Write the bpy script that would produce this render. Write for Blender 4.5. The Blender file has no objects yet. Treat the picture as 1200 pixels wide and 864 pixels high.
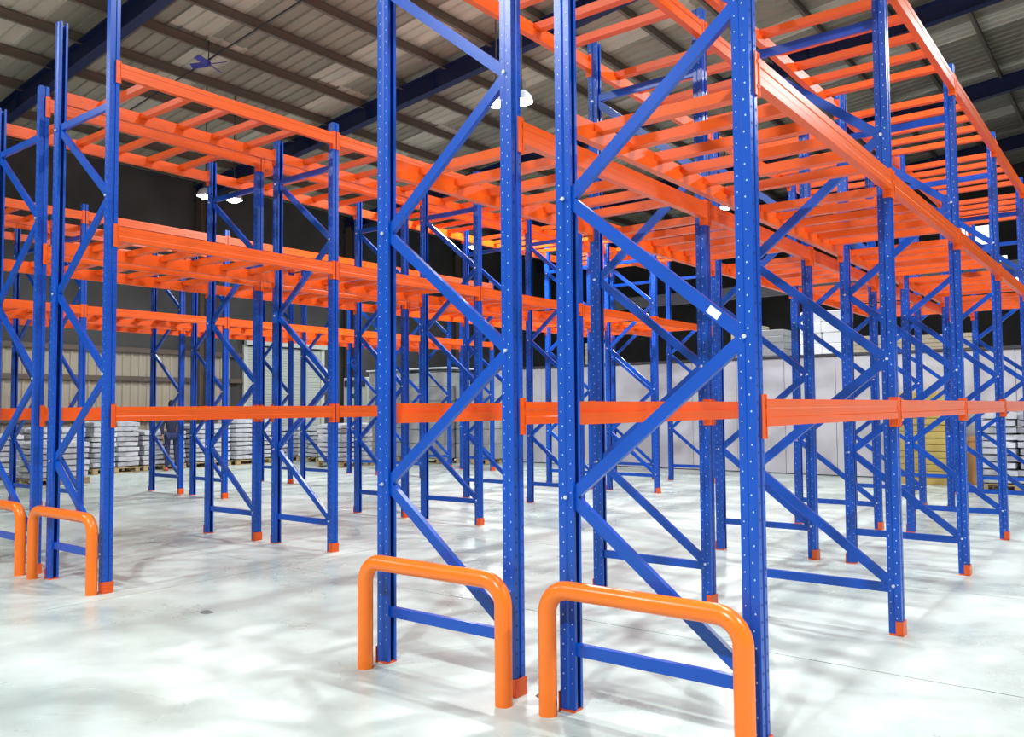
import bpy, math, random
from mathutils import Vector, Matrix
random.seed(7)
scene = bpy.context.scene
C = scene.collection
PI = math.pi

# ------------------------------------------------------------------ camera
cam_data = bpy.data.cameras.new('camera')
cam = bpy.data.objects.new('camera', cam_data)
C.objects.link(cam)
cam_data.sensor_fit = 'HORIZONTAL'
cam_data.sensor_width = 36.0
cam_data.lens = 977.95 / 1200.0 * 36.0
cam_data.clip_start = 0.05
cam_data.clip_end = 200
_R = Vector((0.79009829, 0.61293624, -0.00733804))
_U = Vector((0.03420309, -0.03213032, 0.99889829))
_F = Vector((-0.61202519, 0.78947882, 0.04635043))
cam.matrix_world = Matrix(((_R.x, _U.x, -_F.x, 0.0), (_R.y, _U.y, -_F.y, 0.0), (_R.z, _U.z, -_F.z, 1.6), (0, 0, 0, 1)))
scene.camera = cam

# ------------------------------------------------------------------ world, exposure
world = bpy.data.worlds.new('world')
scene.world = world
world.use_nodes = True
bg = world.node_tree.nodes['Background']
bg.inputs[0].default_value = (0.75, 0.85, 1.0, 1)
bg.inputs[1].default_value = 0.6
vs = scene.view_settings
vs.view_transform = 'Standard'
vs.look = 'None'
vs.gamma = 1.0
vs.exposure = -0.35
vs.use_curve_mapping = False

# ------------------------------------------------------------------ high bay lamps (position of the lamp mouth, power in W)
LAMPS_SEEN = [(-8.75, 11.62, 7.0, 480), (-9.15, 11.40, 7.0, 480), (-18.05, 11.25, 6.75, 330), (-17.85, 11.9, 6.75, 200),
              (-18.1, 21.3, 7.0, 700), (-9.17, 21.4, 7.0, 600)]
LAMPS_UNSEEN = [(-0.6, -2.2, 7.6, 900, 'high bay lamp above and behind the viewpoint'), (-7.0, -2.0, 7.6, 620, 'high bay lamp above the open floor left of the viewpoint'),
             (4.2, 5.0, 7.8, 850, 'unseen high bay lamp added right of the racks to light their side'), (1.6, 15.5, 7.8, 520, 'high bay lamp over the back right corner, out of view'),  # right-hand lamp is unseen, added to light the rightmost rack's outer face
             (-14.0, -1.5, 7.4, 500, 'high bay lamp before the leftmost rack, out of view'), (-5.9, 13.4, 10.3, 600, 'unseen high bay lamp added high over the aisle to light the panel wall'),  # aisle lamp is unseen, added to brighten the back panel wall
             (-1.55, 7.6, 9.9, 850, 'high bay lamp high above the rightmost rack')]

# ------------------------------------------------------------------ materials
def material(name, col, rough=0.5, metal=0.0, var=0.0, vscale=4.0, bump=0.0, bscale=40.0, emit=None, estr=1.0, coat=0.0, alpha=None, col2=None, stretch=(1, 1, 1), spec=0.5):
    m = bpy.data.materials.new(name)
    m.use_nodes = True
    nt = m.node_tree
    b = nt.nodes['Principled BSDF']
    b.inputs['Base Color'].default_value = (*col, 1)
    b.inputs['Roughness'].default_value = rough
    b.inputs['Metallic'].default_value = metal
    b.inputs['Coat Weight'].default_value = coat
    b.inputs['Specular IOR Level'].default_value = spec
    if alpha is not None:
        b.inputs['Alpha'].default_value = alpha
    if var > 0 or bump > 0:
        tc = nt.nodes.new('ShaderNodeTexCoord')
        mp = nt.nodes.new('ShaderNodeMapping')
        mp.inputs['Scale'].default_value = stretch
        nt.links.new(tc.outputs['Object'], mp.inputs['Vector'])
    if var > 0:
        n = nt.nodes.new('ShaderNodeTexNoise')
        n.inputs['Scale'].default_value = vscale
        n.inputs['Detail'].default_value = 5
        nt.links.new(mp.outputs[0], n.inputs['Vector'])
        r = nt.nodes.new('ShaderNodeValToRGB')
        r.color_ramp.elements[0].position = 0.32
        r.color_ramp.elements[1].position = 0.68
        c2 = col2 if col2 else tuple(max(0, c * (1 - var)) for c in col)
        r.color_ramp.elements[0].color = (*c2, 1)
        r.color_ramp.elements[1].color = (*col, 1)
        nt.links.new(n.outputs['Fac'], r.inputs['Fac'])
        nt.links.new(r.outputs['Color'], b.inputs['Base Color'])
    if bump > 0:
        n2 = nt.nodes.new('ShaderNodeTexNoise')
        n2.inputs['Scale'].default_value = bscale
        n2.inputs['Detail'].default_value = 4
        nt.links.new(mp.outputs[0], n2.inputs['Vector'])
        bp = nt.nodes.new('ShaderNodeBump')
        bp.inputs['Strength'].default_value = bump
        bp.inputs['Distance'].default_value = 0.01
        nt.links.new(n2.outputs['Fac'], bp.inputs['Height'])
        nt.links.new(bp.outputs[0], b.inputs['Normal'])
    if emit:
        b.inputs['Emission Color'].default_value = (*emit, 1)
        b.inputs['Emission Strength'].default_value = estr
    return m

M = {}
M['blue'] = material('blue_paint', (0.0008, 0.078, 0.50), 0.30, var=0.12, vscale=3, bump=0.05, bscale=30)
M['orange'] = material('orange_paint', (0.85, 0.108, 0.006), 0.34, var=0.10, vscale=3, bump=0.05, bscale=30)
M['guard'] = material('guard_paint', (0.98, 0.20, 0.012), 0.28, var=0.06, vscale=5)
M['zinc'] = material('zinc', (0.62, 0.68, 0.76), 0.4, metal=0.2)
M['hole_glint'] = material('hole_edge_glint', (0.46, 0.60, 0.82), 0.4)  # pale colour stands in for light caught at the hole edges
M['slot'] = material('slot_shade', (0.01, 0.03, 0.16), 0.7)  # dark colour stands in for the shade inside the front slots
M['sticker'] = material('sticker_white', (0.9, 0.9, 0.9), 0.5)
M['joint'] = material('joint_dark', (0.16, 0.17, 0.18), 0.8)
M['roof'] = material('roof_sheet', (0.41, 0.395, 0.32), 0.55, var=0.35, vscale=0.8, stretch=(0.3, 1, 1))
M['roof2'] = material('roof_sheet_pale', (0.70, 0.69, 0.58), 0.5, var=0.25, vscale=1.0, stretch=(0.3, 1, 1))
M['purlin'] = material('purlin_steel', (0.17, 0.15, 0.125), 0.6)
M['rafter'] = material('rafter_blue', (0.012, 0.022, 0.10), 0.5)
M['darksteel'] = material('dark_steel', (0.05, 0.05, 0.06), 0.6)
M['cladding'] = material('wall_cladding', (0.46, 0.41, 0.32), 0.6, var=0.2, vscale=1.2, stretch=(1, 1, 0.25))
M['darkwall'] = material('dark_wall', (0.085, 0.082, 0.082), 0.8, var=0.4, vscale=0.7)
M['girt'] = material('girt', (0.12, 0.09, 0.07), 0.6)
M['panel'] = material('wall_panel_grey', (0.56, 0.56, 0.60), 0.45, var=0.08, vscale=0.9)
M['shutter'] = material('shutter_pale', (0.56, 0.60, 0.55), 0.5)
M['wood'] = material('pallet_wood', (0.55, 0.42, 0.22), 0.8, var=0.35, vscale=6, stretch=(1, 1, 8))
M['bag'] = material('white_sack', (0.72, 0.75, 0.80), 0.42, var=0.3, vscale=5, bump=0.6, bscale=9)
M['bag2'] = material('grey_sack', (0.58, 0.61, 0.66), 0.5, var=0.35, vscale=4, bump=0.6, bscale=9)
M['film'] = material('wrapped_carton', (0.42, 0.44, 0.43), 0.32, var=0.3, vscale=3, bump=0.6, bscale=7)
M['card'] = material('carton_brown', (0.50, 0.27, 0.11), 0.8, var=0.15, vscale=3)
M['khaki'] = material('khaki_board', (0.50, 0.38, 0.11), 0.75, var=0.2, vscale=3)
M['cream'] = material('cream_carton', (0.55, 0.48, 0.34), 0.8, var=0.15, vscale=3)
M['whitewrap'] = material('white_wrap', (0.85, 0.88, 0.9), 0.3, bump=0.5, bscale=8)
M['plaster'] = material('grey_slab', (0.30, 0.31, 0.32), 0.8)
M['lampglow'] = material('lamp_glow', (1, 1, 1), 0.5, emit=(0.93, 0.97, 1.0), estr=40)
M['daylight'] = material('window_daylight', (1, 1, 1), 0.5, emit=(0.9, 0.95, 1.0), estr=2.2)
M['cloth'] = material('navy_cloth', (0.02, 0.025, 0.06), 0.9)
M['cloth2'] = material('blue_trousers', (0.03, 0.045, 0.13), 0.9)
M['skin'] = material('skin', (0.35, 0.19, 0.12), 0.6)
M['hair'] = material('hair_black', (0.012, 0.01, 0.01), 0.6)
M['red'] = material('red_shoe', (0.55, 0.08, 0.06), 0.6)
M['rust'] = material('rusty_lump', (0.16, 0.07, 0.05), 0.8)
M['fan'] = material('fan_blue', (0.05, 0.06, 0.40), 0.5)
M['cabinet'] = material('pale_cabinet', (0.62, 0.66, 0.60), 0.5)
M['green'] = material('dark_green', (0.03, 0.09, 0.05), 0.6)

def floor_material():
    m = bpy.data.materials.new('polished_concrete')
    m.use_nodes = True
    nt = m.node_tree
    b = nt.nodes['Principled BSDF']
    geo = nt.nodes.new('ShaderNodeNewGeometry')
    n = nt.nodes.new('ShaderNodeTexNoise'); n.inputs['Scale'].default_value = 0.55; n.inputs['Detail'].default_value = 7; n.inputs['Roughness'].default_value = 0.6; n.inputs['Distortion'].default_value = 0.6
    nt.links.new(geo.outputs['Position'], n.inputs['Vector'])
    r = nt.nodes.new('ShaderNodeValToRGB')
    r.color_ramp.elements[0].position = 0.36; r.color_ramp.elements[0].color = (0.44, 0.53, 0.49, 1)
    r.color_ramp.elements[1].position = 0.60; r.color_ramp.elements[1].color = (0.62, 0.71, 0.67, 1)
    nt.links.new(n.outputs['Fac'], r.inputs['Fac'])
    n2 = nt.nodes.new('ShaderNodeTexNoise'); n2.inputs['Scale'].default_value = 6; n2.inputs['Detail'].default_value = 8
    nt.links.new(geo.outputs['Position'], n2.inputs['Vector'])
    mr = nt.nodes.new('ShaderNodeMapRange'); mr.inputs[1].default_value = 0.3; mr.inputs[2].default_value = 0.7; mr.inputs[3].default_value = 0.92; mr.inputs[4].default_value = 1.04
    nt.links.new(n2.outputs['Fac'], mr.inputs[0])
    mx = nt.nodes.new('ShaderNodeVectorMath'); mx.operation = 'SCALE'
    nt.links.new(r.outputs['Color'], mx.inputs[0]); nt.links.new(mr.outputs[0], mx.inputs['Scale'])
    nt.links.new(mx.outputs[0], b.inputs['Base Color'])
    mr2 = nt.nodes.new('ShaderNodeMapRange'); mr2.inputs[1].default_value = 0.35; mr2.inputs[2].default_value = 0.65; mr2.inputs[3].default_value = 0.22; mr2.inputs[4].default_value = 0.42
    nt.links.new(n.outputs['Fac'], mr2.inputs[0]); nt.links.new(mr2.outputs[0], b.inputs['Roughness'])
    bp = nt.nodes.new('ShaderNodeBump'); bp.inputs['Strength'].default_value = 0.04; bp.inputs['Distance'].default_value = 0.01
    nt.links.new(n2.outputs['Fac'], bp.inputs['Height']); nt.links.new(bp.outputs[0], b.inputs['Normal'])
    return m
M['floor'] = floor_material()

# ------------------------------------------------------------------ mesh helpers
class MB:
    def __init__(s):
        s.v = []; s.f = []; s.m = []
    def add(s, vs_, fs_, mi=0):
        o = len(s.v); s.v += [tuple(v) for v in vs_]
        for f in fs_:
            s.f.append(tuple(i + o for i in f)); s.m.append(mi)
        return s
    def box(s, x0, x1, y0, y1, z0, z1, mi=0):
        v = [(x0, y0, z0), (x1, y0, z0), (x1, y1, z0), (x0, y1, z0), (x0, y0, z1), (x1, y0, z1), (x1, y1, z1), (x0, y1, z1)]
        return s.add(v, [(0, 3, 2, 1), (4, 5, 6, 7), (0, 1, 5, 4), (1, 2, 6, 5), (2, 3, 7, 6), (3, 0, 4, 7)], mi)
    def bbox(s, x0, x1, y0, y1, z0, z1, b=0.01, mi=0):
        # box with chamfered edges
        def ring(z, e):
            return [(x0 + b + e, y0 + e, z), (x1 - b - e, y0 + e, z), (x1 - e, y0 + b + e, z), (x1 - e, y1 - b - e, z), (x1 - b - e, y1 - e, z), (x0 + b + e, y1 - e, z), (x0 + e, y1 - b - e, z), (x0 + e, y0 + b + e, z)]
        rs = [ring(z0, b), ring(z0 + b, 0), ring(z1 - b, 0), ring(z1, b)]
        v = [p for r in rs for p in r]
        f = [tuple(range(7, -1, -1)), tuple(range(24, 32))]
        for k in range(3):
            for i in range(8):
                j = (i + 1) % 8
                f.append((k * 8 + i, k * 8 + j, k * 8 + 8 + j, k * 8 + 8 + i))
        return s.add(v, f, mi)
    def extrude(s, poly, fn, mi=0, caps=True):
        # poly: list of 2D points; fn(a,b,t)->3D, t in 0,1
        n = len(poly)
        v = [fn(a, b, 0) for a, b in poly] + [fn(a, b, 1) for a, b in poly]
        f = [(i, (i + 1) % n, n + (i + 1) % n, n + i) for i in range(n)]
        if caps:
            f += [tuple(range(n - 1, -1, -1)), tuple(range(n, 2 * n))]
        return s.add(v, f, mi)
    def tube(s, pts, r, n=12, mi=0, caps=True):
        pts = [Vector(p) for p in pts]
        rs = r if isinstance(r, (list, tuple)) else [r] * len(pts)
        t0 = (pts[1] - pts[0]).normalized()
        up = Vector((0, 0, 1)) if abs(t0.z) < 0.9 else Vector((0, 1, 0))
        a = t0.cross(up).normalized()
        v = []
        for i, p in enumerate(pts):
            t = (pts[min(i + 1, len(pts) - 1)] - pts[max(i - 1, 0)]).normalized()
            a = (a - t * a.dot(t)).normalized(); b = t.cross(a)
            for k in range(n):
                an = 2 * PI * k / n
                v.append(p + a * math.cos(an) * rs[i] + b * math.sin(an) * rs[i])
        f = []
        for i in range(len(pts) - 1):
            for k in range(n):
                l = (k + 1) % n
                f.append((i * n + k, i * n + l, (i + 1) * n + l, (i + 1) * n + k))
        if caps:
            f += [tuple(range(n - 1, -1, -1)), tuple(range((len(pts) - 1) * n, len(pts) * n))]
        return s.add(v, f, mi)
    def lathe(s, prof, cx, cy, n=20, mi=0):
        v = []
        for r, z in prof:
            for k in range(n):
                an = 2 * PI * k / n
                v.append((cx + r * math.cos(an), cy + r * math.sin(an), z))
        f = []
        for i in range(len(prof) - 1):
            for k in range(n):
                l = (k + 1) % n
                f.append((i * n + k, i * n + l, (i + 1) * n + l, (i + 1) * n + k))
        return s.add(v, f, mi)
    def mesh(s, name, mats, smooth=False):
        me = bpy.data.meshes.new(name)
        me.from_pydata(s.v, [], s.f)
        for m in (mats if isinstance(mats, (list, tuple)) else [mats]):
            me.materials.append(m)
        me.polygons.foreach_set('material_index', s.m)
        me.validate()
        import bmesh
        bm = bmesh.new(); bm.from_mesh(me); bmesh.ops.recalc_face_normals(bm, faces=bm.faces[:]); bm.to_mesh(me); bm.free()
        if smooth:
            me.polygons.foreach_set('use_smooth', [True] * len(me.polygons))
            me.set_sharp_from_angle(angle=0.7)
        me.update()
        return me

def put(name, me, parent=None, loc=(0, 0, 0), rot=(0, 0, 0), scale=None):
    o = bpy.data.objects.new(name, me)
    C.objects.link(o)
    o.location = loc
    o.rotation_euler = rot
    if scale: o.scale = scale
    if parent: o.parent = parent
    return o
def tag(o, label, cat, group=None):
    o['label'] = label; o['category'] = cat
    if group: o['group'] = group
    return o
def thing(name, label, cat, loc=(0, 0, 0), rz=0.0, group=None):
    return tag(put(name, None, None, loc, (0, 0, rz)), label, cat, group)
def struct(o):
    o['kind'] = 'structure'; return o
def copy_tree(o, parent=None):
    c = o.copy(); C.objects.link(c); c.parent = parent
    for ch in list(o.children):
        copy_tree(ch, c)
    return c

# ================================================================== THE SETTING
# floor: a dark sub-base with slabs laid on it, saw-cut joints between them
fl = struct(put('floor', MB().box(-24.3, 8.3, -8.3, 38.3, -0.25, -0.05).mesh('floor', M['joint'])))
put('floor_slab', MB().box(-24.3, 8.3, -8.3, 3.06, -0.05, 0).mesh('floor_slab', M['floor']), fl)
xs = [-24.3, -21.6, -18.4, -14.0, -10.6, -7.12, 8.3]
ys = [3.06, 5.35, 8.0, 10.9, 13.7, 16.6, 19.5, 24.5, 30.3, 38.3]
g = 0.006
for i in range(len(xs) - 1):
    for j in range(len(ys) - 1):
        put('floor_slab', MB().box(xs[i] + g, xs[i + 1] - g, ys[j] + (g if j else 0), ys[j + 1] - g, -0.05, 0).mesh('floor_slab', M['floor']), fl)

def roofz(x): return 11.45 + 0.105 * x
YB = 38.0
# ceiling: profiled sheets running across the purlins
ce = struct(put('ceiling', MB().add([(-24.3, -8.3, roofz(-24.3) + .16), (8.3, -8.3, roofz(8.3) + .16), (8.3, 38.3, roofz(8.3) + .16), (-24.3, 38.3, roofz(-24.3) + .16)], [(0, 1, 2, 3)]).mesh('ceiling', M['darksteel'])))
SW = 0.92
prof = []
for r in range(3):
    y = r * SW / 3
    prof += [(y, 0.0), (y + 0.20, 0.0), (y + 0.222, 0.038), (y + 0.275, 0.038), (y + 0.297, 0.0)]
prof.append((SW, 0.0))
xa = [-24.25, -16.2, -8.1, 0.0, 8.25]
def sheet_mesh(x0, x1, mat):
    mb = MB(); n = len(prof)
    v = [(x0, y, roofz(x0) + z) for y, z in prof] + [(x1 + .1, y, roofz(x1 + .1) + z) for y, z in prof]
    mb.add(v, [(i, i + 1, n + i + 1, n + i) for i in range(n - 1)])
    return mb.mesh('roof_sheet', mat)
sheets = [[sheet_mesh(xa[i], xa[i + 1], M[k]) for k in ('roof', 'roof2')] for i in range(4)]
ny = int(46.4 / SW)
for j in range(ny):
    for i in range(4):
        pale = 1 if (j * 7 + i * 3) % 4 == 0 else 0
        put('roof_sheet', sheets[i][pale], ce, (0, -8.25 + j * SW, 0.004 * ((i + j) % 2)))
# purlins (Z sections) along the building
pm = MB()
pm.box(-.04, .04, -8.2, 38.2, -.006, 0); pm.box(-.004, .004, -8.2, 38.2, -.22, 0); pm.box(-.004, .08, -8.2, 38.2, -.226, -.22)
pmesh = pm.mesh('purlin', M['purlin'])
x = -23.6
while x < 8:
    put('purlin', pmesh, ce, (x, 0, roofz(x) - 0.012)); x += 1.45
# tapered blue rafters
for y in (-4.4, 1.8, 8.15, 14.75, 20.9, 27.1, 33.3):
    rb = MB()
    x0, x1 = -24.2, 8.2
    zz0, zz1 = roofz(x0) - .20, roofz(x1) - .20
    for (a, b, w) in ((0, -.02, .11), (-.45, -.47, .11), (0, -.47, .006)):
        rb.add([(x0, y - w, zz0 + a), (x0, y + w, zz0 + a), (x0, y + w, zz0 + b), (x0, y - w, zz0 + b), (x1, y - w, zz1 + a), (x1, y + w, zz1 + a), (x1, y + w, zz1 + b), (x1, y - w, zz1 + b)],
               [(0, 1, 2, 3), (4, 7, 6, 5), (0, 4, 5, 1), (1, 5, 6, 2), (2, 6, 7, 3), (3, 7, 4, 0)])
    xx = x0 + 1
    while xx < x1:
        rb.box(xx - .005, xx + .005, y - .1, y + .1, roofz(xx) - .66, roofz(xx) - .21); xx += 2.36
    put('rafter', rb.mesh('rafter', M['rafter']), ce)

put('wire_brace', MB().tube([(-24, 10.35, roofz(-24) - .3), (8, 10.35, roofz(8) - .3)], .018, 6).mesh('wire_brace', M['darksteel']), ce)

# left wall with cladding ribs, girts, columns and a roller shutter
wl = struct(put('wall_left', MB().box(-24.45, -24.2, -8.3, 38.3, 0, 9.1).mesh('wall_left', M['darkwall'])))
rib = []
mbp = MB(); pr = [(0, 0), (.13, 0), (.16, .035), (.22, .035), (.25, 0)] * 1
pts = []
for r in range(4):
    pts += [(r * .25 + a, b) for a, b in ((0, 0), (.14, 0), (.165, .035), (.225, .035))]
pts.append((1.0, 0))
n = len(pts)
mbp.add([(b, a, 0) for a, b in pts] + [(b, a, 3.4) for a, b in pts], [(i, i + 1, n + i + 1, n + i) for i in range(n - 1)])
cm = mbp.mesh('cladding_sheet', M['cladding'])
for j in range(24):
    y = -8 + j * 1.0
    put('cladding_sheet', cm, wl, (-24.19, y, 0.02))
for z in (1.35, 2.53, 3.38):
    put('girt', MB().box(-24.15, -24.02, -8.2, 16.4, z - .07, z + .07).mesh('girt', M['girt']), wl)
colm = MB().box(-.15, .15, -.12, -.1, 0, 8.4).box(-.15, .15, .1, .12, 0, 8.4).box(-.006, .006, -.1, .1, 0, 8.4).mesh('wall_column', M['girt'])
for y in (1.8, 8.15, 14.75, 20.9, 27.1):
    put('wall_column', colm, wl, (-23.85, y, 0))
sh = struct(put('door_1', MB().box(-24.19, -24.1, 16.5, 16.65, 0, 4.05).box(-24.19, -24.1, 19.75, 19.9, 0, 4.05).box(-24.19, -23.95, 16.5, 19.9, 3.75, 4.15).mesh('door_1', M['cabinet'])))
slat = MB().bbox(-24.16, -24.13, 16.66, 19.74, 0.0, .088, .012).mesh('shutter_slat', M['shutter'])
for k in range(41):
    put('shutter_slat', slat, sh, (0, 0, .02 + k * .09))

struct(put('wall_back', MB().box(-24.3, 8.3, 38.2, 38.4, 0, 12.3).mesh('wall_back', M['darkwall'])))
struct(put('wall_right', MB().box(8.2, 8.4, -8.3, 38.3, 0, 12.3).mesh('wall_right', M['cladding'])))
struct(put('wall_front', MB().box(-24.3, 8.3, -8.5, -8.3, 0, 12.3).mesh('wall_front', M['cladding'])))
# windows high in the back wall
wn = 1
for (x0, x1, z0, z1) in ((-6.9, -5.2, 7.9, 8.8), (-5.9, -4.6, 6.9, 7.5), (-4.6, -3.2, 6.1, 6.7), (-3.9, -1.8, 7.4, 8.3)):
    w = struct(put('window_%d' % wn, MB().box(x0 - .08, x1 + .08, 38.12, 38.2, z0 - .08, z0).box(x0 - .08, x1 + .08, 38.12, 38.2, z1, z1 + .08).box(x0 - .08, x0, 38.12, 38.2, z0, z1).box(x1, x1 + .08, 38.12, 38.2, z0, z1).mesh('window_frame', M['darksteel'])))
    xm = (x0 + x1) / 2
    put('window_pane', MB().box(x0, xm - .02, 38.15, 38.18, z0, z1).mesh('window_pane', M['daylight']), w)
    put('window_pane', MB().box(xm + .02, x1, 38.15, 38.18, z0, z1).mesh('window_pane', M['daylight']), w)
    wn += 1

# grey panel partition across the back with a storage deck behind it
pt = struct(put('wall_partition', MB().box(-16.3, 8.2, 19.42, 19.5, 0.0, 2.70).box(-16.3, 8.2, 19.33, 19.5, 2.70, 2.76).mesh('wall_partition', M['darksteel'])))
x = -16.3
pmesh = MB().bbox(0.004, 1.166, 19.36, 19.42, 0.02, 2.69, .006).mesh('wall_panel', M['panel'])
while x < 7:
    put('wall_panel', pmesh, pt, (x, 0, 0)); x += 1.17
dk = struct(put('trim_1', MB().box(-16.3, 8.2, 19.5, 38.1, 2.6, 2.74).mesh('storage_deck', M['plaster'])))
postm = MB().box(-.1, .1, -.1, .1, 2.74, 8.6).mesh('deck_column', M['darksteel'])
for xx in (-14.2, 1.0):
    put('deck_column', MB().box(-.1, .1, -.1, .1, 2.74, 4.4).mesh('deck_column', M['darksteel']), dk, (xx, 20.9, 0))
put('deck_beam', MB().box(-16.3, 8.1, 20.8, 21.0, 4.4, 4.7).mesh('deck_beam', M['darksteel']), dk)

# ================================================================== RACKING
HALF = 0.505          # half of the frame depth between upright centres
BAY = 2.549
PH = 4.86             # upright height
LEV = {'eye level': 1.630, 'middle level': 3.245, 'top level': 4.735}

def offset_outline(path, t):
    n = len(path); L_, R_ = [], []
    for i in range(n):
        p = Vector(path[i])
        d0 = (Vector(path[i]) - Vector(path[i - 1])).normalized() if i > 0 else None
        d1 = (Vector(path[i + 1]) - Vector(path[i])).normalized() if i < n - 1 else None
        if d0 is None: nn = Vector((-d1.y, d1.x)); s_ = 1
        elif d1 is None: nn = Vector((-d0.y, d0.x)); s_ = 1
        else:
            n0 = Vector((-d0.y, d0.x)); n1 = Vector((-d1.y, d1.x)); nn = (n0 + n1).normalized(); s_ = 1 / max(.4, nn.dot(n0))
        L_.append(tuple(p + nn * t / 2 * s_)); R_.append(tuple(p - nn * t / 2 * s_))
    return L_ + R_[::-1]

# upright section, outward direction = +u (x), v along the bay (y)
upath = [(-.043, -.016), (-.043, -.034), (-.008, -.034), (.002, -.0435), (.043, -.0435), (.0435, -.014), (.034, -.010), (.034, .010), (.0435, .014), (.043, .0435), (.002, .0435), (-.008, .034), (-.043, .034), (-.043, .016)]
uo = offset_outline(upath, .003)
def strip_outline_mesh(PH=4.86):
    mb = MB(); n = len(uo) // 2
    L_, R_ = uo[:n], uo[n:][::-1]
    # outer + inner skins
    mb.extrude(uo, lambda a, b, t: (a, b, .012 + t * (PH - .012)), caps=False)
    v = [(a, b, PH) for a, b in L_] + [(a, b, PH) for a, b in R_]
    mb.add(v, [(i, i + 1, n + i + 1, n + i) for i in range(n - 1)])
    return mb.mesh('upright', M['blue'])
up_mesh = strip_outline_mesh()
up_tall = strip_outline_mesh(5.4)
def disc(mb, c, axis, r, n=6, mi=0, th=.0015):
    # small raised disc standing in for a punched hole, with normal along axis ('x+','y-'...)
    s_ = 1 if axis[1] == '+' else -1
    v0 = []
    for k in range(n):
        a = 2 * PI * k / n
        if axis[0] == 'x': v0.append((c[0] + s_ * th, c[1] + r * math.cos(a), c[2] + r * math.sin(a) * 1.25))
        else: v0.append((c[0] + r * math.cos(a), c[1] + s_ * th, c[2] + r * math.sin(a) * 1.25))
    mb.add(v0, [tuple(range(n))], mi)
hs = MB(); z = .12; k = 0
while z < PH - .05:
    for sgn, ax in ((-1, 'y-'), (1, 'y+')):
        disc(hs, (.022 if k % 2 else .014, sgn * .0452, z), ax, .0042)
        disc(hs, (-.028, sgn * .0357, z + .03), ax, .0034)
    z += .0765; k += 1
side_holes = hs.mesh('side_holes', M['hole_glint'])  # bright dots painted over the punched side holes as glints
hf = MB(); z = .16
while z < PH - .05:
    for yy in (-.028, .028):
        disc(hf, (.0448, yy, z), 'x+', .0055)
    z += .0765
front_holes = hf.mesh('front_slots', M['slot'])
footm = MB().box(.047, .053, -.052, .052, 0, .10).box(-.04, .05, -.042, .042, 0, .012).box(.004, .053, -.052, -.047, .012, .10).mesh('foot_plate', M['orange'])
boltm = MB()
boltm.extrude([(math.cos(a * PI / 3) * .011, math.sin(a * PI / 3) * .011) for a in range(6)], lambda a, b, t: (a, -t * .012, b))
bolt_mesh = boltm.mesh('bolt', M['zinc'])
def brace_mesh(p, q, name):
    # C section between (x,z) points, lips towards -y side
    p, q = Vector((p[0], 0, p[1])), Vector((q[0], 0, q[1]))
    d = (q - p).normalized(); nrm = Vector((-d.z, 0, d.x))
    w, dp, t = .030, .034, .003
    sec = offset_outline([(-w + .008, dp / 2), (-w, dp / 2 - .002), (-w, -dp / 2), (w, -dp / 2), (w, dp / 2 - .002), (w - .008, dp / 2)], t)
    mb = MB()
    mb.extrude(sec, lambda a, b, tt: tuple(p.lerp(q, tt) + nrm * a + Vector((0, b, 0))))
    return mb.mesh(name, M['blue'])
xi = HALF - .012
nodes = [(xi, .34), (-xi, 1.12), (xi, 1.92), (-xi, 2.72), (xi, 3.52), (-xi, 4.32)]
br_meshes = [brace_mesh((-xi, .32), (xi, .32), 'cross_strut'), brace_mesh((-xi, 4.35), (xi, 4.35), 'cross_strut')]
dg_meshes = [brace_mesh(nodes[i], nodes[i + 1], 'diagonal_brace') for i in range(5)]

def make_frame():
    t = put('upright_frame', None)
    for s_ in (1, -1):
        u = put('upright', up_mesh, t, (s_ * HALF, 0, 0), (0, 0, 0 if s_ > 0 else PI))
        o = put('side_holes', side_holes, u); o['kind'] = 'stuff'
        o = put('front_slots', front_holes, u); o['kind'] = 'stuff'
        put('foot_plate', footm, u)['label'] = 'orange foot plate'
    for m in br_meshes: put('cross_strut', m, t)
    for m in dg_meshes: put('diagonal_brace', m, t)
    for (bx, bz) in nodes:
        put('bolt', bolt_mesh, t, (bx + (.008 if bx > 0 else -.008), -.0445, bz))
    return t
frame0 = make_frame()

# load beams: box section with an inner step that carries the cross bars. local: length along y, outer side +x
def beam_mesh(ln):
    mb = MB()
    sec = [(.058, -.128), (.058, -.088), (.055, -.082), (.055, -.046), (.058, -.040), (.058, 0), (.026, 0), (.026, -.062), (.004, -.062), (.004, -.128)]
    mb.extrude(sec, lambda a, b, t: (a, (t - .5) * ln, b))
    return mb.mesh('beam_rail', M['orange'])
beam_rail = beam_mesh(BAY - .094)
cmb = MB()
hy = (BAY - .094) / 2
cmb.box(.000, .060, hy - .004, hy, -.185, .022)                 # end plate against the upright side
cmb.box(.050, .055, hy, hy + .040, -.185, .022)                # wrap on the upright front
cmb.box(.055, .059, hy + .008, hy + .016, -.03, -.012).box(.055, .059, hy + .008, hy + .016, -.15, -.132)
conn_mesh = cmb.mesh('end_connector', M['orange'])
cmb2 = MB()
for (vx, f) in [(None, None)]:
    cmb2.box(.000, .060, -hy, -hy + .004, -.185, .022)
    cmb2.box(.050, .055, -hy - .040, -hy, -.185, .022)
    cmb2.box(.055, .059, -hy - .016, -hy - .008, -.03, -.012).box(.055, .059, -hy - .016, -hy - .008, -.15, -.132)
conn_mesh2 = cmb2.mesh('end_connector', M['orange'])
def make_beam():
    t = put('load_beam', None)
    t['kind'] = 'thing'
    put('beam_rail', beam_rail, t)
    put('end_connector', conn_mesh, t)
    put('end_connector', conn_mesh2, t)
    return t
beam0 = make_beam()
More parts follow.
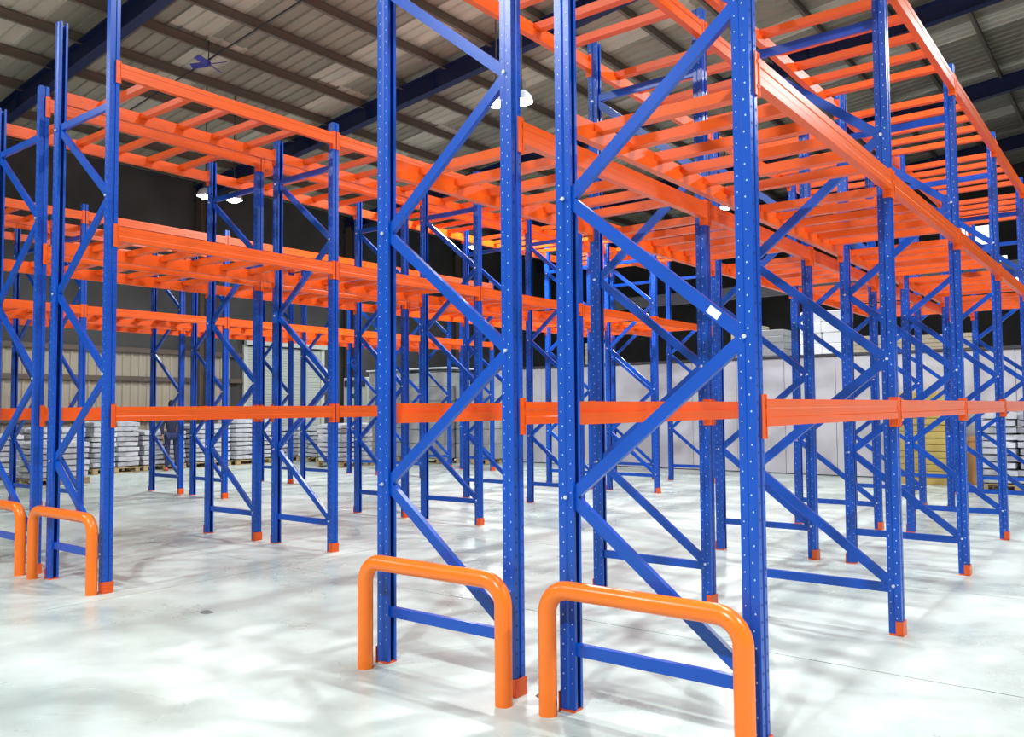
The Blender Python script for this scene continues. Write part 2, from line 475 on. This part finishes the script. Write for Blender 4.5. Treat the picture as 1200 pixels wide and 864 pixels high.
# cross bar: folded hat section resting on the beam steps
bl = 2 * (HALF + .026) - .004
bmb = MB()
BW = .036
sec = offset_outline([(-BW, -.058), (-BW, 0), (BW, 0), (BW, -.058)], .003)
bmb.extrude([(-BW, -.060), (-BW, 0), (BW, 0), (BW, -.060)], lambda a, b, t: ((t - .5) * bl, a, b))
bar_mesh = bmb.mesh('cross_bar', M['orange'])

ordn = ['nearest', 'second', 'third', 'fourth', 'fifth', 'sixth', 'seventh']
racks = [ # centre x, first y, first frame k, last frame k, name, bars at middle, bars at top
    (-2.005, 3.738, 0, 6, 'rightmost rack', 6, 5),
    (-3.405, 3.738, 0, 6, 'second rack from right', 6, 5),
    (-7.880, 3.655, 0, 5, 'third rack from right', 6, 5),
    (-9.295, 3.655, 0, 5, 'fourth rack from right', 6, 5),
    (-13.87, 3.655, 0, 5, 'fifth rack from right', 6, 5),
    (-15.32, 3.655, 0, 5, 'leftmost rack', 6, 5),
]
first_f = first_b = True
for ri, (cx, y0, k0, k1, rname, nm_, nt_) in enumerate(racks):
    if ri == 0: k1 = 5
    if ri == 1: k1 = 5
    for k in range(k0, k1 + 1):
        f = frame0 if first_f else copy_tree(frame0); first_f = False
        f.location = (cx, y0 + k * BAY, 0)
        if k == 0 and ri in (2,):
            for c in f.children:
                if c.data == up_mesh: c.data = up_tall
        pos = 'nearest' if k == 0 else ('farthest' if k == k1 else ordn[k])
        tag(f, 'blue perforated upright frame with zigzag braces, %s frame of the %s' % (pos, rname), 'rack frame', 'upright frames of the pallet racks')
        if k == k1: continue
        yc = y0 + (k + .5) * BAY
        bay = 'nearest' if k == 0 else ordn[k]
        for lname, z in LEV.items():
            for side, s_ in (('right', 1), ('left', -1)):
                b = beam0 if first_b else copy_tree(beam0); first_b = False
                b.location = (cx + s_ * HALF, yc, z)
                b.rotation_euler = (0, 0, 0 if s_ > 0 else PI)
                tag(b, 'orange load beam at %s, %s bay, %s side of the %s' % (lname, bay, side, rname), 'beam', 'orange load beams of the pallet racks')
            nb = 0 if lname == 'eye level' else (nm_ if lname == 'middle level' else nt_)
            if nb:
                d = thing('bar_deck', 'row of orange cross bars at %s, %s bay of the %s' % (lname, bay, rname), 'shelf deck', (cx, yc, z), 0, 'cross bar decks of the pallet racks')
                for i in range(nb):
                    put('cross_bar', bar_mesh, d, (0, (i + 1) / (nb + 1) * BAY - BAY / 2, -.001))
# white sticker on the near brace
fr = [o for o in C.objects if o.name.startswith('upright_frame') and abs(o.location.x + 2.005) < .01 and abs(o.location.y - 3.738) < .01][0]
dgo = [c for c in fr.children if c.data == dg_meshes[2]][0]
p_, q_ = Vector((nodes[2][0], 0, nodes[2][1])), Vector((nodes[3][0], 0, nodes[3][1]))
d_ = (q_ - p_).normalized(); n_ = Vector((-d_.z, 0, d_.x)); c_ = p_.lerp(q_, .155)
mb = MB(); mb.add([tuple(c_ + d_ * a + n_ * b + Vector((0, -.0195, 0))) for a, b in ((-.035, -.02), (.035, -.02), (.035, .02), (-.035, .02))], [(0, 1, 2, 3)])
put('sticker', mb.mesh('sticker', M['sticker']), dgo)['label'] = 'small white sticker'

# ================================================================== GUARDS
def guard(xl, xr, y, label):
    r = .048; h = .655; R = .13
    pts = [(xl, y, 0)]
    pts.append((xl, y, h - R))
    for i in range(1, 9):
        a = PI - i * PI / 16
        pts.append((xl + R + R * math.cos(a), y, h - R + R * math.sin(a)))
    for i in range(0, 8):
        a = PI / 2 - i * PI / 16
        pts.append((xr - R + R * math.cos(a), y, h - R + R * math.sin(a)))
    pts.append((xr, y, h - R)); pts.append((xr, y, 0))
    o = put('rack_end_guard', MB().tube(pts, r, 20).mesh('rack_end_guard', M['guard'], True))
    tag(o, label, 'guard rail', 'tubular end guards')
guard(-2.57, -1.50, 3.60, 'orange tubular hoop guard on the floor before the rightmost rack')
guard(-3.93, -2.84, 3.57, 'orange tubular hoop guard on the floor before the second rack from right')
guard(-8.55, -7.38, 3.54, 'orange tubular hoop guard before the third rack from right')
guard(-9.95, -8.83, 3.54, 'orange tubular hoop guard cut off by the left picture edge')

# ================================================================== LAMPS
def lamp(x, y, z, w, label):
    t = thing('high_bay_lamp', label, 'lamp', (x, y, z), 0, 'high bay lamps')
    put('lamp_shade', MB().lathe([(.20, 0), (.205, .0), (.19, .08), (.12, .17), (.06, .20), (.055, .2), (.11, .165), (.18, .08), (.20, 0)], 0, 0, 20).mesh('lamp_shade', M['zinc'], True), t)
    put('ballast_box', MB().lathe([(.0, .2), (.07, .2), (.07, .36), (.03, .40), (.0, .40)], 0, 0, 14).mesh('ballast_box', M['darksteel'], True), t)
    put('bulb', MB().lathe([(.0, -.07), (.10, -.05), (.165, .0), (.12, .08), (.0, .14)], 0, 0, 16).mesh('bulb', M['lampglow'], True), t)
    put('hanging_rod', MB().tube([(0, 0, .38), (0, 0, roofz(x) - z)], .012, 6).mesh('hanging_rod', M['darksteel']), t)
    ld = bpy.data.lights.new('lamp_light', 'AREA'); ld.shape = 'DISK'; ld.size = .36; ld.energy = w; ld.color = (.95, .98, 1.0)
    lo = bpy.data.objects.new('lamp_light', ld); C.objects.link(lo); lo.parent = t; lo.location = (0, 0, -.07)
lab = ['round high bay lamp, right one of the glaring pair', 'round high bay lamp, left one of the glaring pair', 'glaring high bay lamp hanging over the left racks',
       'smaller glowing lamp just right of the left glaring lamp', 'distant small high bay lamp beyond the left racks', 'distant high bay lamp seen between the right racks']
for (x, y, z, w), l in zip(LAMPS_SEEN, lab): lamp(x, y, z, w, l)
for (x, y, z, w, l) in LAMPS_UNSEEN:
    lamp(x, y, z, w, l)

# ================================================================== GOODS
def sack_mesh(w, d, h, seed, mat):
    rnd = random.Random(seed); mb = MB()
    nx, ny_ = 5, 4
    top, bot = [], []
    for j in range(ny_):
        for i in range(nx):
            u, v = i / (nx - 1) * 2 - 1, j / (ny_ - 1) * 2 - 1
            e = (1 - abs(u) ** 3) * (1 - abs(v) ** 3)
            r_ = 1 - .06 * (abs(u) * abs(v))
            zt = h * (.78 + .22 * e ** .5) + rnd.uniform(-.012, .012) * (1 if e > 0 else 0)
            zb = h * .22 * (1 - e ** .5)
            top.append((u * w / 2 * r_, v * d / 2 * r_, zt)); bot.append((u * w / 2 * r_, v * d / 2 * r_, zb))
    f = []
    for j in range(ny_ - 1):
        for i in range(nx - 1):
            a = j * nx + i
            f.append((a, a + 1, a + nx + 1, a + nx)); n_ = nx * ny_
            f.append((n_ + a, n_ + a + nx, n_ + a + nx + 1, n_ + a + 1))
    per = [i for i in range(nx)] + [j * nx + nx - 1 for j in range(1, ny_)] + [(ny_ - 1) * nx + i for i in range(nx - 2, -1, -1)] + [j * nx for j in range(ny_ - 2, 0, -1)]
    N_ = nx * ny_
    for a, b in zip(per, per[1:] + per[:1]):
        f.append((a, N_ + a, N_ + b, b))
    mb.add(top + bot, f)
    return mb.mesh('sack', mat, True)
sacks = [sack_mesh(.62, .46, .15, s_, M['bag' if s_ % 3 else 'bag2']) for s_ in range(6)]
pal = []
def pallet_parts(t, w=1.2, d=1.0):
    for i in range(6):
        put('deck_board', board, t, (0, -d / 2 + .05 + i * (d - .1) / 5, .115))
    for i in range(3):
        put('pallet_block', block, t, (0, -d / 2 + .05 + i * (d - .1) / 2, 0))
board = MB().bbox(-.6, .6, -.05, .05, 0, .022, .003).mesh('deck_board', M['wood'])
block = MB().box(-.6, -.48, -.05, .05, .0, .115).box(-.06, .06, -.05, .05, .0, .115).box(.48, .6, -.05, .05, .0, .115).box(-.6, .6, -.05, .05, 0, .018).mesh('pallet_block', M['wood'])
def sack_pallet(x, y, rz, layers, label, seed):
    rnd = random.Random(seed)
    t = thing('sack_pallet', label, 'pallet load', (x, y, 0), rz, 'pallets stacked with sacks')
    pallet_parts(t)
    for l in range(layers):
        for i in (-1, 1):
            for j in (-1, 1):
                put('sack', sacks[rnd.randrange(6)], t, (i * .30 + rnd.uniform(-.02, .02), j * .23 + rnd.uniform(-.02, .02), .137 + l * .128), (rnd.uniform(-.03, .03), rnd.uniform(-.03, .03), rnd.uniform(-.12, .12)), (1, 1, 1.08))
ycur = 7.9
names = ['nearest', 'second', 'third', 'fourth', 'fifth', 'sixth', 'seventh', 'eighth', 'ninth', 'tenth']
for i in range(7):
    sack_pallet(-21.5 + .05 * (i % 3), ycur, PI / 2, 7 + (i % 3), 'pallet of pale stacked sacks along the left wall, %s from the left picture edge' % names[i], i); ycur += 1.36
for i, (x, y, l) in enumerate([(-19.2, 8.3, 6), (-20.3, 16.7, 7), (-18.0, 15.6, 8)]):
    sack_pallet(x, y, PI / 2, l, ['low pallet of sacks nearest the left picture edge, before the wall row', 'pallet of sacks before the roller shutter end', 'pallet of sacks left of the tall grey wrapped loads'][i], 40 + i)
sack_pallet(-2.05, 17.9, 0, 10, 'tall pallet of wrapped white sacks at the right picture edge before the panel wall', 61)
sack_pallet(-.75, 17.7, 0, 10, 'outermost pallet of wrapped white sacks at the right picture edge', 62)

def wrapped_load(x, y, rz, w, d, h, rows, label, mat='film', cat='pallet load', group=None, z=0, name='wrapped_load'):
    t = thing(name, label, cat, (x, y, z), rz, group)
    pallet_parts(t, 1.2, d)
    hh = (h - .14) / rows
    bm_ = MB().bbox(-w / 4 + .004, w / 4 - .004, -d / 2, d / 2, .003, hh - .003, .02).mesh('carton', M[mat])
    for r in range(rows):
        for c in (-1, 1):
            put('carton', bm_, t, (c * w / 4 + .006 * ((r + c) % 3), .012 * (r % 2), .14 + r * hh))
    return t
gl = 'grey film wrapped pallet loads'
wrapped_load(-18.6, 18.3, 0, 1.5, 1.2, 2.72, 6, 'tall grey film wrapped load, left one of the three at the back', group=gl)
wrapped_load(-16.9, 18.2, 0, 1.5, 1.2, 2.62, 6, 'tall grey film wrapped load, middle one of the three at the back', group=gl)
wrapped_load(-15.45, 18.6, 0, 1.3, 1.1, 2.25, 5, 'grey film wrapped load leaning on the panel wall, right one of the three', group=gl)
lid = tag(put('cover_sheet', MB().bbox(-.85, 2.45, -.66, .66, 0, .045, .01).mesh('cover_sheet', M['whitewrap']), 'white sheet lying over the tall grey wrapped loads', 'cover') if False else put('cover_sheet', MB().bbox(-.85, 2.45, -.66, .66, 0, .045, .01).mesh('cover_sheet', M['whitewrap']), None, (-18.5, 18.25, 2.72)), 'white sheet lying over the tall grey wrapped loads', 'cover')

# khaki board stack, brown carton, paper at the right back
def board_stack(x, y, w, d, h, n_, label, mat, z=0, cat='stack', name='board_stack'):
    t = thing(name, label, cat, (x, y, z))
    hh = h / n_
    for i in range(n_):
        put('board', MB().bbox(-w / 2, w / 2, -d / 2, d / 2, 0, hh - .006, .008).mesh('board', M[mat]), t, (random.uniform(-.012, .012), random.uniform(-.012, .012), i * hh))
board_stack(-3.75, 18.75, 1.0, .9, 1.85, 14, 'tall khaki stack of boards against the grey panel wall', 'khaki')
o = put('carton_box', None, None, (-2.75, 18.9, 0)); tag(o, 'plain brown carton standing right of the khaki board stack', 'box')
put('carton_body', MB().bbox(-.3, .3, -.25, .25, 0, .95, .012).mesh('carton_body', M['card']), o)
put('carton_flap', MB().box(-.3, .3, -.26, -.25, .86, .95).mesh('carton_flap', M['card']), o)
tag(put('paper_sheet', MB().box(-.22, .22, -.005, .005, 0, .36).mesh('paper_sheet', M['sticker']), None, (-2.72, 19.34, .98)), 'white square sheet on the panel wall above the brown carton', 'paper')
# goods on the storage deck behind the wall
for i, (x, w, h, n_, mat, lb) in enumerate([(-8.75, .75, 1.0, 5, 'cream', 'cream cartons piled on the deck behind the panel wall, leftmost pile'),
        (-8.0, .6, .85, 5, 'plaster', 'grey cartons piled right of the cream cartons on the deck'),
        (-5.4, 1.2, .55, 5, 'cream', 'low pile of pale boards on the deck, left of the right-hand pile'),
        (-4.0, 1.3, .5, 5, 'cream', 'low pile of pale boards on the deck, rightmost pile'),
        (-13.6, .5, .8, 4, 'cream', 'pale carton column on the deck seen between the near uprights')]):
    board_stack(x, 21.9, w, .8, h, n_, lb, mat, 2.74, 'boxes', 'carton_pile')
wrapped_load(-6.75, 22.0, 0, 1.1, .9, 1.25, 4, 'bright white wrapped load on the deck behind the panel wall', 'whitewrap', z=2.74)

# pale cabinet near the shutter
t = thing('equipment_cabinet', 'pale upright equipment cabinet with dark top bar near the left end of the racks', 'cabinet', (-20.6, 18.6, 0))
put('cabinet_body', MB().bbox(-.55, .55, -.35, .35, .1, 2.6, .02).mesh('cabinet_body', M['cabinet']), t)
put('top_bar', MB().bbox(-.45, .50, -.42, -.35, 2.3, 2.5, .01).mesh('top_bar', M['darksteel']), t)
put('badge', MB().lathe([(.0, 0), (.18, 0), (.18, .02), (0, .02)], 0, 0, 16).mesh('badge', M['green']), t, (0.0, -.35, 2.0), (PI / 2, 0, 0), (1, .45, 1))
put('cabinet_foot', MB().box(-.5, -.4, -.3, .3, 0, .1).box(.4, .5, -.3, .3, 0, .1).mesh('cabinet_foot', M['darksteel']), t)

# small lumps on the floor
def lump(x, y, w, h, mat, label):
    rnd = random.Random(3); mb = MB()
    n_ = 9; v = [(0, 0, h)]
    for k in range(n_):
        a = 2 * PI * k / n_; r = w * rnd.uniform(.7, 1.1)
        v.append((r * .6 * math.cos(a), r * .45 * math.sin(a), h * .9))
    for k in range(n_):
        a = 2 * PI * k / n_; r = w * rnd.uniform(.8, 1.1)
        v.append((r * math.cos(a), r * .7 * math.sin(a), 0))
    f = [(0, 1 + k, 1 + (k + 1) % n_) for k in range(n_)] + [(1 + k, 1 + n_ + k, 1 + n_ + (k + 1) % n_, 1 + (k + 1) % n_) for k in range(n_)] + [tuple(range(2 * n_, n_, -1))]
    mb.add(v, f)
    tag(put('debris_lump', mb.mesh('debris_lump', M[mat]), None, (x, y, 0)), label, 'debris')
lump(-2.74, 3.80, .055, .025, 'rust', 'small dark rusty lump on the floor between the two near guards')
lump(-6.0, 3.78, .07, .012, 'joint', 'small grey scrap lying alone on the open floor at left')

# small blue fan hanging under the roof on a wire
t = thing('ceiling_fan', 'small blue four-bladed fan hanging under the roof at upper left', 'fan', (-16.3, 10.2, 9.2))
for k in range(4):
    put('fan_blade', MB().bbox(.04, .44, -.07, .07, -.006, .006, .004).mesh('fan_blade', M['fan']), t, (0, 0, 0), (.5, 0, .4 + k * PI / 2))
put('fan_hub', MB().lathe([(0, -.04), (.05, -.03), (.05, .04), (0, .06)], 0, 0, 12).mesh('fan_hub', M['fan'], True), t)
put('fan_rod', MB().tube([(0, 0, .05), (0, 0, roofz(-16.3) - 9.2)], .01, 6).mesh('fan_rod', M['darksteel']), t)

# person in dark clothes far left
def person(x, y, rz):
    t = thing('person', 'person in dark jacket and navy trousers standing by the sack pallets at left', 'person', (x, y, 0), rz)
    def skinned(name, pts, edges, rad, mat, sub=2):
        me = bpy.data.meshes.new(name); me.from_pydata(pts, edges, []); me.materials.append(mat)
        o = put(name, me, t)
        md = o.modifiers.new('skin', 'SKIN')
        for i, r in enumerate(rad):
            me.skin_vertices[0].data[i].radius = (r, r * .85)
        me.skin_vertices[0].data[0].use_root = True
        md.use_smooth_shade = True
        s2 = o.modifiers.new('sub', 'SUBSURF'); s2.levels = sub; s2.render_levels = sub
        return o
    P = [(0, 0, .98), (0, .01, 1.18), (0, 0, 1.42), (0, -.01, 1.56), (0, -.02, 1.66), (0, -.02, 1.76),
         (-.10, 0, .92), (-.11, -.02, .50), (-.12, .02, .09), (-.12, -.12, .045),
         (.10, 0, .92), (.11, .02, .50), (.13, .06, .09), (.13, -.08, .045),
         (-.18, 0, 1.45), (-.24, .02, 1.16), (-.22, -.10, .93), (-.21, -.13, .84),
         (.18, 0, 1.45), (.24, .02, 1.16), (.22, -.10, .93), (.21, -.13, .84)]
    E_ = [(0, 1), (1, 2), (2, 3), (3, 4), (4, 5), (0, 6), (6, 7), (7, 8), (8, 9), (0, 10), (10, 11), (11, 12), (12, 13), (2, 14), (14, 15), (15, 16), (16, 17), (2, 18), (18, 19), (19, 20), (20, 21)]
    Rr = [.13, .13, .15, .055, .085, .07, .085, .058, .04, .035, .085, .058, .04, .035, .06, .045, .032, .03, .06, .045, .032, .03]
    skinned('body', P, E_, Rr, M['skin'])
    jp = [(0, 0, .86), P[1], P[2]] + [P[14], P[15], P[16], P[18], P[19], P[20]]
    skinned('jacket', jp, [(0, 1), (1, 2), (2, 3), (3, 4), (4, 5), (2, 6), (6, 7), (7, 8)], [.165, .16, .17, .08, .06, .048, .08, .06, .048], M['cloth'])
    tp = [P[0], P[6], P[7], P[8], P[10], P[11], P[12]]
    skinned('trousers', tp, [(0, 1), (1, 2), (2, 3), (0, 4), (4, 5), (5, 6)], [.15, .105, .078, .062, .105, .078, .062], M['cloth2'])
    hd = MB()
    hd.lathe([(0, 1.86), (.05, 1.85), (.088, 1.81), (.098, 1.76), (.095, 1.71), (.07, 1.68)], 0, .0, 14)
    put('hair', hd.mesh('hair', M['hair'], True), t)
    fc = MB(); fc.add([(-.015, -.10, 1.70), (.015, -.10, 1.70), (0, -.125, 1.695), (0, -.10, 1.745)], [(0, 1, 2), (0, 2, 3), (1, 3, 2), (0, 3, 1)])
    put('nose', fc.mesh('nose', M['skin']), t)
    for s_ in (-1, 1):
        hb = MB()
        hx = s_ * .21
        hb.bbox(hx - .015, hx + .015, -.175, -.10, .76, .85, .01)
        for k in range(4):
            yy = -.165 + k * .02; ln = (.065, .078, .072, .06)[k]
            hb.tube([(hx, yy, .775), (hx, yy - .004, .775 - ln * .6), (hx - s_ * .012, yy - .004, .775 - ln)], [.0095, .009, .007], 6)
        hb.tube([(hx, -.165, .83), (hx - s_ * .01, -.19, .79), (hx - s_ * .015, -.195, .765)], [.011, .010, .008], 6)
        put('hand', hb.mesh('hand', M['skin'], True), t)
        put('shoe', MB().bbox(s_ * .125 - .05, s_ * .125 + .05, -.2 + (.04 if s_ > 0 else 0), .09 + (.04 if s_ > 0 else 0), 0, .085, .025).mesh('shoe', M['red']), t)
        put('ear', MB().bbox(s_ * .088 - .01, s_ * .088 + .01, -.03, .015, 1.68, 1.75, .006).mesh('ear', M['skin']), t)
person(-20.65, 11.95, 1.04)
